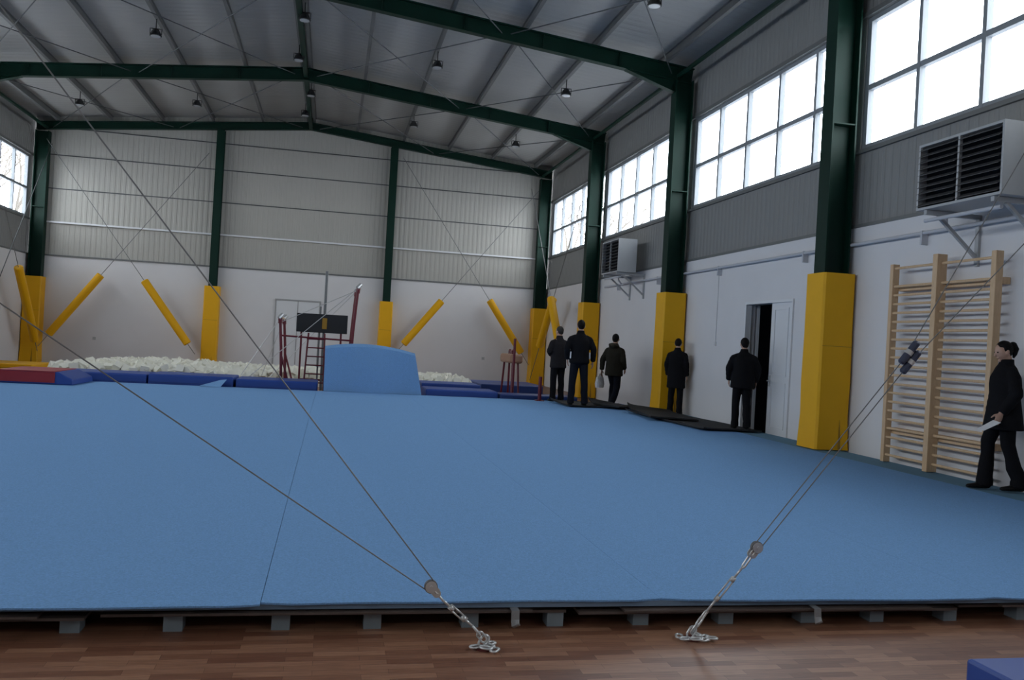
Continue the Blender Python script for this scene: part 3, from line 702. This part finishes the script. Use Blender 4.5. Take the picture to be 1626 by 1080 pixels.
def person(loc,rot,H,label,top,bottom,hairm,shoe,arms=None,legs=None,hem=.80,head_turn=0,style="short",female=False,collar=True,bulk=1.0,extras=None,vox=.010,hood=None,nod=0):
    e=thing("person",label,"person",loc)
    sw=.185 if not female else .165
    arms=arms or {}; legs=legs or {}
    AR={};LG={}
    for s in (1,-1):
        AR[s]=arms.get(s,[(s*sw,0,1.41),(s*(sw+.045),.03,1.14),(s*(sw+.04),-.06,.89)])
        LG[s]=legs.get(s,[(s*.085,0,.93),(s*.10,-.015,.50),(s*.11,.01,.09)])
    Hc=V((0,-.015,1.635))
    Rz=Matrix.Rotation(head_turn,3,'Z')@Matrix.Rotation(nod,3,'X')
    pv=V((0,0,1.55))
    def turn(q): return pv+Rz@(V(q)-pv)
    b=MB()
    b.loft([(0,0,.86),(0,0,.95),(0,0,1.1),(0,-.005,1.25),(0,0,1.38),(0,.005,1.45),(0,.005,1.49),(0,0,1.54),(0,-.01,1.60)],
           [(.13,.09),(.16,.11),(.135,.095),(.155,.105),(.17,.10),(.12,.08),(.06,.06),(.052,.056),(.05,.055)],20)
    for s in (1,-1):
        S,E,Wr=[V(q) for q in AR[s]]; S=S-V((s*.01,0,.02))
        b.loft([S,S.lerp(E,.35),E,E.lerp(Wr,.35),Wr],[.046,.043,.038,.037,.024],12)
        hand(b,Wr,(Wr-E).normalized()*.6+V((0,0,-.4)),s,.55)
        Hp,Kn,An=[V(q) for q in LG[s]]
        b.loft([Hp,Hp.lerp(Kn,.4),Kn,Kn.lerp(An,.35),An,An-V((0,0,.03))],[.085,.07,.05,.052,.034,.036],14)
        b.loft([An+V((0,.04,-.05)),An+V((0,-.02,-.05)),An+V((0,-.12,-.062)),An+V((0,-.17,-.068))],[(.03,.03),(.036,.035),(.04,.024),(.025,.015)],12)
    def hf(q):
        r=q-Hc
        if r.z<0: k=1-.32*(-r.z/.115)**1.3; r.x*=k
        if r.z<0 and r.y>0: r.y*=1-.35*(-r.z/.115)
        return turn(Hc+r)
    b.ell(Hc,(.074,.095,.115),24,16,fn=hf)
    b.loft([turn(Hc+V(q)) for q in ((0,-.085,.02),(0,-.104,-.008),(0,-.112,-.026),(0,-.09,-.034))],[(.008,.008),(.011,.012),(.016,.012),(.012,.006)],8)
    b.loft([turn(Hc+V(q)) for q in ((-.022,-.086,-.058),(0,-.094,-.057),(.022,-.086,-.058))],[(.004,.004),(.008,.008),(.004,.004)],8,ref=(0,0,1))
    b.ell(turn(Hc+V((0,-.072,-.095))),(.025,.02,.018),10,8)
    for s in (1,-1): b.ell(turn(Hc+V((s*.078,.005,-.012))),(.010,.02,.032),10,8)
    put(remesh(b,vox*.8),"body",M_skin,e)
    for s in (1,-1):
        q=MB(); q.ell(turn(Hc+V((s*.030,-.084,.010))),(.013,.009,.008),10,8); q.obj("eye",M_eye,parent=None,org=(0,0,0),smooth=True).parent=e
    h=MB()
    def hr(q):
        r=q-Hc
        if r.y<-.03 and r.z<.055: r.y=max(r.y,-.02); r.x*=.94
        a=math.atan2(r.y,r.x); r*=1+.018*math.sin(9*a+14*r.z*10)
        return turn(Hc+r)
    h.ell(Hc+V((0,.016,.028)),(.081,.093,.100),28,18,fn=hr)
    h.ell(turn(Hc+V((0,.048,-.022))),(.064,.044,.055),16,10)
    if style=="ponytail":
        c=turn(Hc+V((0,.10,.045))); d=Rz@V((0,1,0)); d.normalize()
        h.ell(c+d*.02,(.042,.042,.045),14,10)
        h.loft([c,c+d*.035+V((0,0,.0)),c+d*.055+V((0,0,-.05)),c+d*.045+V((0,0,-.11)),c+d*.03+V((0,0,-.15))],[.03,.036,.036,.026,.01],12)
    put(remesh(h,.006,it=2),"hair",hairm,e)
    t=MB()
    t.loft([(0,0,.84),(0,0,.9),(0,0,1.0),(0,0,1.05)],[(.13,.10),(.17,.125),(.165,.12),(.15,.11)],20)
    fl=1.25 if female else 1.0
    for s in (1,-1):
        Hp,Kn,An=[V(q) for q in LG[s]]
        t.loft([Hp+V((0,0,.03)),Hp.lerp(Kn,.3),Kn+V((0,0,.04)),Kn.lerp(An,.25)+V((s*.005,.01,0)),Kn.lerp(An,.55)+V((-s*.004,0,0)),An+V((0,0,.06)),An+V((0,0,.02)),An-V((0,0,.045))],[.098,.094,.078,.072,.074*(1+fl)/2,.068*fl,.074*fl,.074*fl],16)
    put(remesh(t,vox),"trousers",bottom,e)
    for s in (1,-1):
        An=V(LG[s][2]); q=MB()
        q.loft([An+V((0,.065,-.058)),An+V((0,.05,-.05)),An+V((0,-.02,-.045)),An+V((0,-.11,-.058)),An+V((0,-.19,-.066)),An+V((0,-.21,-.07))],[(.03,.028),(.040,.038),(.045,.044),(.048,.032),(.036,.023),(.015,.012)],14)
        q.loft([An+V((0,.02,0)),An+V((0,.01,-.06))],[.045,.045],12)
        put(remesh(q,.008),"shoe",shoe,e)
    j=MB(); B=bulk; D=(1+bulk)/2
    rows=[(hem,.175,.135),(hem+.03,.19,.145),(hem+.08,.185,.142),(1.0,.178,.135),(1.12,.172,.132),(1.24,.180,.138),(1.33,.182,.130)]
    if female: rows=[(hem,.21,.165),(hem+.1,.195,.155),(1.0,.170,.135),(1.1,.158,.122),(1.24,.164,.13),(1.33,.162,.122)]
    rr=[]
    for r_ in rows:
        if not rr or r_[0]>rr[-1][0]+.015: rr.append(r_)
    rows=[(z,a*B,b_*B) for z,a,b_ in rr]+[(1.395,(.155 if not female else .138)*D,.110*D),(1.44,.118*D,.095*D),(1.48,.085,.082),(1.52,.072,.078)]
    j.loft([(0,0,z) for z,_,_ in rows],[(a,b_) for _,a,b_ in rows],24)
    for s in (1,-1):
        S,E,Wr=[V(q) for q in AR[s]]; S=S-V((s*.015,0,.035))
        P_=[V((s*.06,0,1.425)),V((s*.115,0,1.405)),S+V((s*.0,0,.0))]; R_=[.040,.048*D,.062*D]
        for i_ in range(1,6): P_.append(S.lerp(E,i_/6)); R_.append((.068-.004*i_/6+(.003 if i_%2 else -.002))*D)
        P_.append(E); R_.append(.062*D)
        for i_ in range(1,6): P_.append(E.lerp(Wr,i_/6)); R_.append((.061-.012*i_/6+(.003 if i_%2 else -.002))*D)
        P_.append(Wr-(Wr-E).normalized()*.005); R_.append(.045*D)
        j.loft(P_,R_,14,ref=(0,1,0))
    if hood: j.loft([(-.10,.08,1.46),(-.05,.12,1.48),(.05,.12,1.48),(.10,.08,1.46)],[.03,.055,.055,.03],12,ref=(0,0,1))
    if collar: j.loft([(0,.005,1.49),(0,.003,1.54)],[(.074,.080),(.072,.078)],16)
    put(remesh(j,vox,it=7),"jacket",top,e)
    if hood:
        q=MB(); q.loft([(-.11,.02,1.47),(-.08,.115,1.50),(0,.15,1.51),(.08,.115,1.50),(.11,.02,1.47)],[.02,.035,.04,.035,.02],10,ref=(0,0,1)); put(remesh(q,.01),"hood_trim",hood,e)
    if extras: extras(e,AR)
    sc=H/1.75; e.scale=(sc,sc,sc); e.rotation_euler[2]=rot
    return e
def cloth(n,c,r=.9,nz=.15): return mat(n,c,r,noise=nz,nscale=12,bump=.4,bscale=18,spec=.15)
C_blk=cloth("black_cloth",(.008,.008,.010)); C_grey=cloth("charcoal_cloth",(.022,.020,.022)); C_olive=cloth("olive_cloth",(.028,.025,.018))
C_jean=cloth("dark_denim",(.009,.010,.016)); C_shoe=cloth("black_leather",(.01,.01,.01),.5); C_brown=cloth("brown_leather",(.09,.04,.02),.5); C_white=cloth("white_cloth",(.75,.75,.77))
HB=cloth("black_hair",(.007,.006,.006),.6); HG=cloth("greying_hair",(.05,.045,.04),.7); C_fur=cloth("fur_trim",(.07,.06,.045))
pi=math.pi
def white_panels(e,AR):
    for s in (1,-1):
        q=MB(); q.loft([(s*.200,.06,.96),(s*.196,.06,1.10)],[(.014,.04)]*2,10); put(remesh(q,.008),"jacket_panel",C_white,e)
person((5.48,20.32,CZ),pi+.25,1.84,"person in charcoal coat standing, arms folded in front",C_grey,C_blk,HG,C_shoe,hem=.78,head_turn=.3,bulk=1.10,
       arms={1:[(.185,0,1.41),(.25,-.0,1.16),(.12,-.16,1.08)],-1:[(-.185,0,1.41),(-.25,-.0,1.16),(-.14,-.16,1.08)]})
person((5.55,18.75,CZ+.035),pi-.1,1.94,"person in black jacket with white side panels, standing",C_blk,C_jean,HB,C_shoe,hem=.86,extras=white_panels,bulk=1.12,
       legs={1:[(.085,0,.93),(.12,-.01,.5),(.14,.01,.09)],-1:[(-.085,0,.93),(-.12,-.01,.5),(-.15,.0,.09)]},
       arms={1:[(.20,0,1.40),(.28,.04,1.16),(.24,-.06,.94)],-1:[(-.20,0,1.40),(-.28,.03,1.16),(-.29,-.04,.91)]})
p3=person((7.0,20.55,0),pi/2+.75,1.90,"person in olive hooded parka walking, carrying white bag",C_olive,C_jean,HB,C_brown,hem=.78,bulk=1.18,hood=C_fur,head_turn=.2,
       legs={1:[(.085,0,.93),(.09,-.16,.53),(.09,-.10,.09)],-1:[(-.085,0,.93),(-.09,-.02,.5),(-.09,.20,.10)]},
       arms={1:[(.19,0,1.41),(.28,.05,1.15),(.30,.04,.90)],-1:[(-.19,0,1.41),(-.24,.02,1.14),(-.20,-.14,.96)]})
def held(po,local,name,label,cat,builder,m):
    sc=po.scale[0]; w=V(po.location)+Matrix.Rotation(po.rotation_euler[2],3,'Z')@(V(local)*sc)
    e=thing(name,label,cat,w); mb=MB(); builder(mb); o=mb.obj("body",m,parent=None,org=(0,0,0)); o.parent=e; e.rotation_euler[2]=po.rotation_euler[2]; return e
def b_bag(mb):
    mb.loft([(0,0,.0),(0,0,-.05),(0,0,-.10),(0,0,-.26),(0,0,-.36)],[(.012,.03),(.02,.06),(.07,.14),(.10,.17),(.08,.16)],14)
held(p3,(.33,.05,.82),"shopping_bag","white plastic carrier bag held in hand","bag",b_bag,C_white)
p4=person((7.56,17.90,CZ-.006),pi*.78,1.68,"person in long black coat standing beside column pad",C_blk,C_blk,HB,C_shoe,hem=.60,head_turn=.1,nod=.15,bulk=1.16)
person((7.40,14.45,CZ+.035),pi-.25,1.66,"person in black jacket walking towards open door",C_blk,C_blk,HB,C_shoe,hem=.78,bulk=1.26,head_turn=.2,
       legs={1:[(.085,0,.93),(.09,-.10,.51),(.09,-.10,.09)],-1:[(-.085,0,.93),(-.09,-.01,.5),(-.09,.12,.10)]},
       arms={1:[(.20,0,1.40),(.27,.0,1.16),(.24,-.12,.93)],-1:[(-.20,0,1.40),(-.27,.04,1.16),(-.26,-.04,.91)]})
p6=person((7.53,8.38,CZ),-pi/2-.25,1.70,"person with black ponytail in dark coat holding white paper",C_blk,C_blk,HB,C_shoe,hem=.72,female=True,style="ponytail",bulk=1.24,nod=.28,
       legs={1:[(.08,0,.93),(.09,.02,.50),(.10,.16,.10)],-1:[(-.08,0,.93),(-.09,-.12,.52),(-.08,-.14,.09)]},
       arms={1:[(.165,0,1.40),(.23,.01,1.13),(.21,-.14,.91)],-1:[(-.165,0,1.40),(-.21,.0,1.13),(-.19,-.06,.90)]},vox=.009)
def b_paper(mb): mb.add([(-.03,-.13,-.06),(.03,-.08,-.07),(.05,.09,.03),(-.02,.04,.05),(-.03,-.13,-.063),(.03,-.08,-.073),(.05,.09,.027),(-.02,.04,.047)],[(0,1,2,3),(7,6,5,4),(0,4,5,1),(1,5,6,2),(2,6,7,3),(3,7,4,0)])
held(p6,(.22,-.26,.78),"paper_sheet","sheet of white paper held in hand","paper",b_paper,C_white)

# ------------------------------------------------------------------ outdoors
mb=MB(); mb.box((-60,-40,-.30),(60,90,-.12)); struct(mb.obj("ground",M_snow),"pale open ground outside the hall")
def tree(x,y,h):
    mb=MB()
    def br(p,d,L,r,lv):
        q=p+d*L; m_=p+d*L*.5+V((random.uniform(-1,1),random.uniform(-1,1),0))*L*.04
        mb.loft([p,m_,q],[r,r*.85,r*.65],6 if lv<3 else 4)
        if lv>=5: return
        for i in range(3 if lv else 4):
            dd=(d+V((random.uniform(-1,1),random.uniform(-1,1),random.uniform(-.15,.5)))*.75).normalized(); br(q if i else m_.lerp(q,.6),dd,L*random.uniform(.6,.8),r*.58,lv+1)
    br(V((x,y,-.12)),V((0,0,1)),h*.3,h*.013,0)
    tag(mb.obj("bare_tree",M_bark,org=(x,y,-.12)),"leafless winter tree outside the windows","tree",group="bare winter trees")
for x,y,h in ((16,57,17),(22,44,10),(-14.5,41,14),(-22,56,18)): tree(x,y,h)

# ------------------------------------------------------------------ world
w=bpy.data.worlds.new("overcast"); scn.world=w; w.use_nodes=True; nt=w.node_tree; bg=nt.nodes['Background']
bg.inputs[0].default_value=(.91,.95,1,1); bg.inputs[1].default_value=8.5
try:
    scn.view_settings.view_transform='Standard'; scn.view_settings.look='None'
except Exception as ex: print(ex)

# ------------------------------------------------------------------ camera
cam=bpy.data.cameras.new("camera"); co=bpy.data.objects.new("camera",cam); COL.objects.link(co); scn.camera=co
yaw,pitch,roll=-.2081,.0041,.0559
fw=V((-math.sin(yaw)*math.cos(pitch),math.cos(yaw)*math.cos(pitch),math.sin(pitch))); r=V((math.cos(yaw),math.sin(yaw),0)); up=r.cross(fw)
r2=r*math.cos(roll)+up*math.sin(roll); u2=-r*math.sin(roll)+up*math.cos(roll)
M=Matrix((( r2.x,u2.x,-fw.x,0),(r2.y,u2.y,-fw.y,0),(r2.z,u2.z,-fw.z,1.52),(0,0,0,1)))
co.matrix_world=M; cam.sensor_width=36; cam.lens=36*1360.4/1626; cam.clip_end=300; cam.clip_start=.05
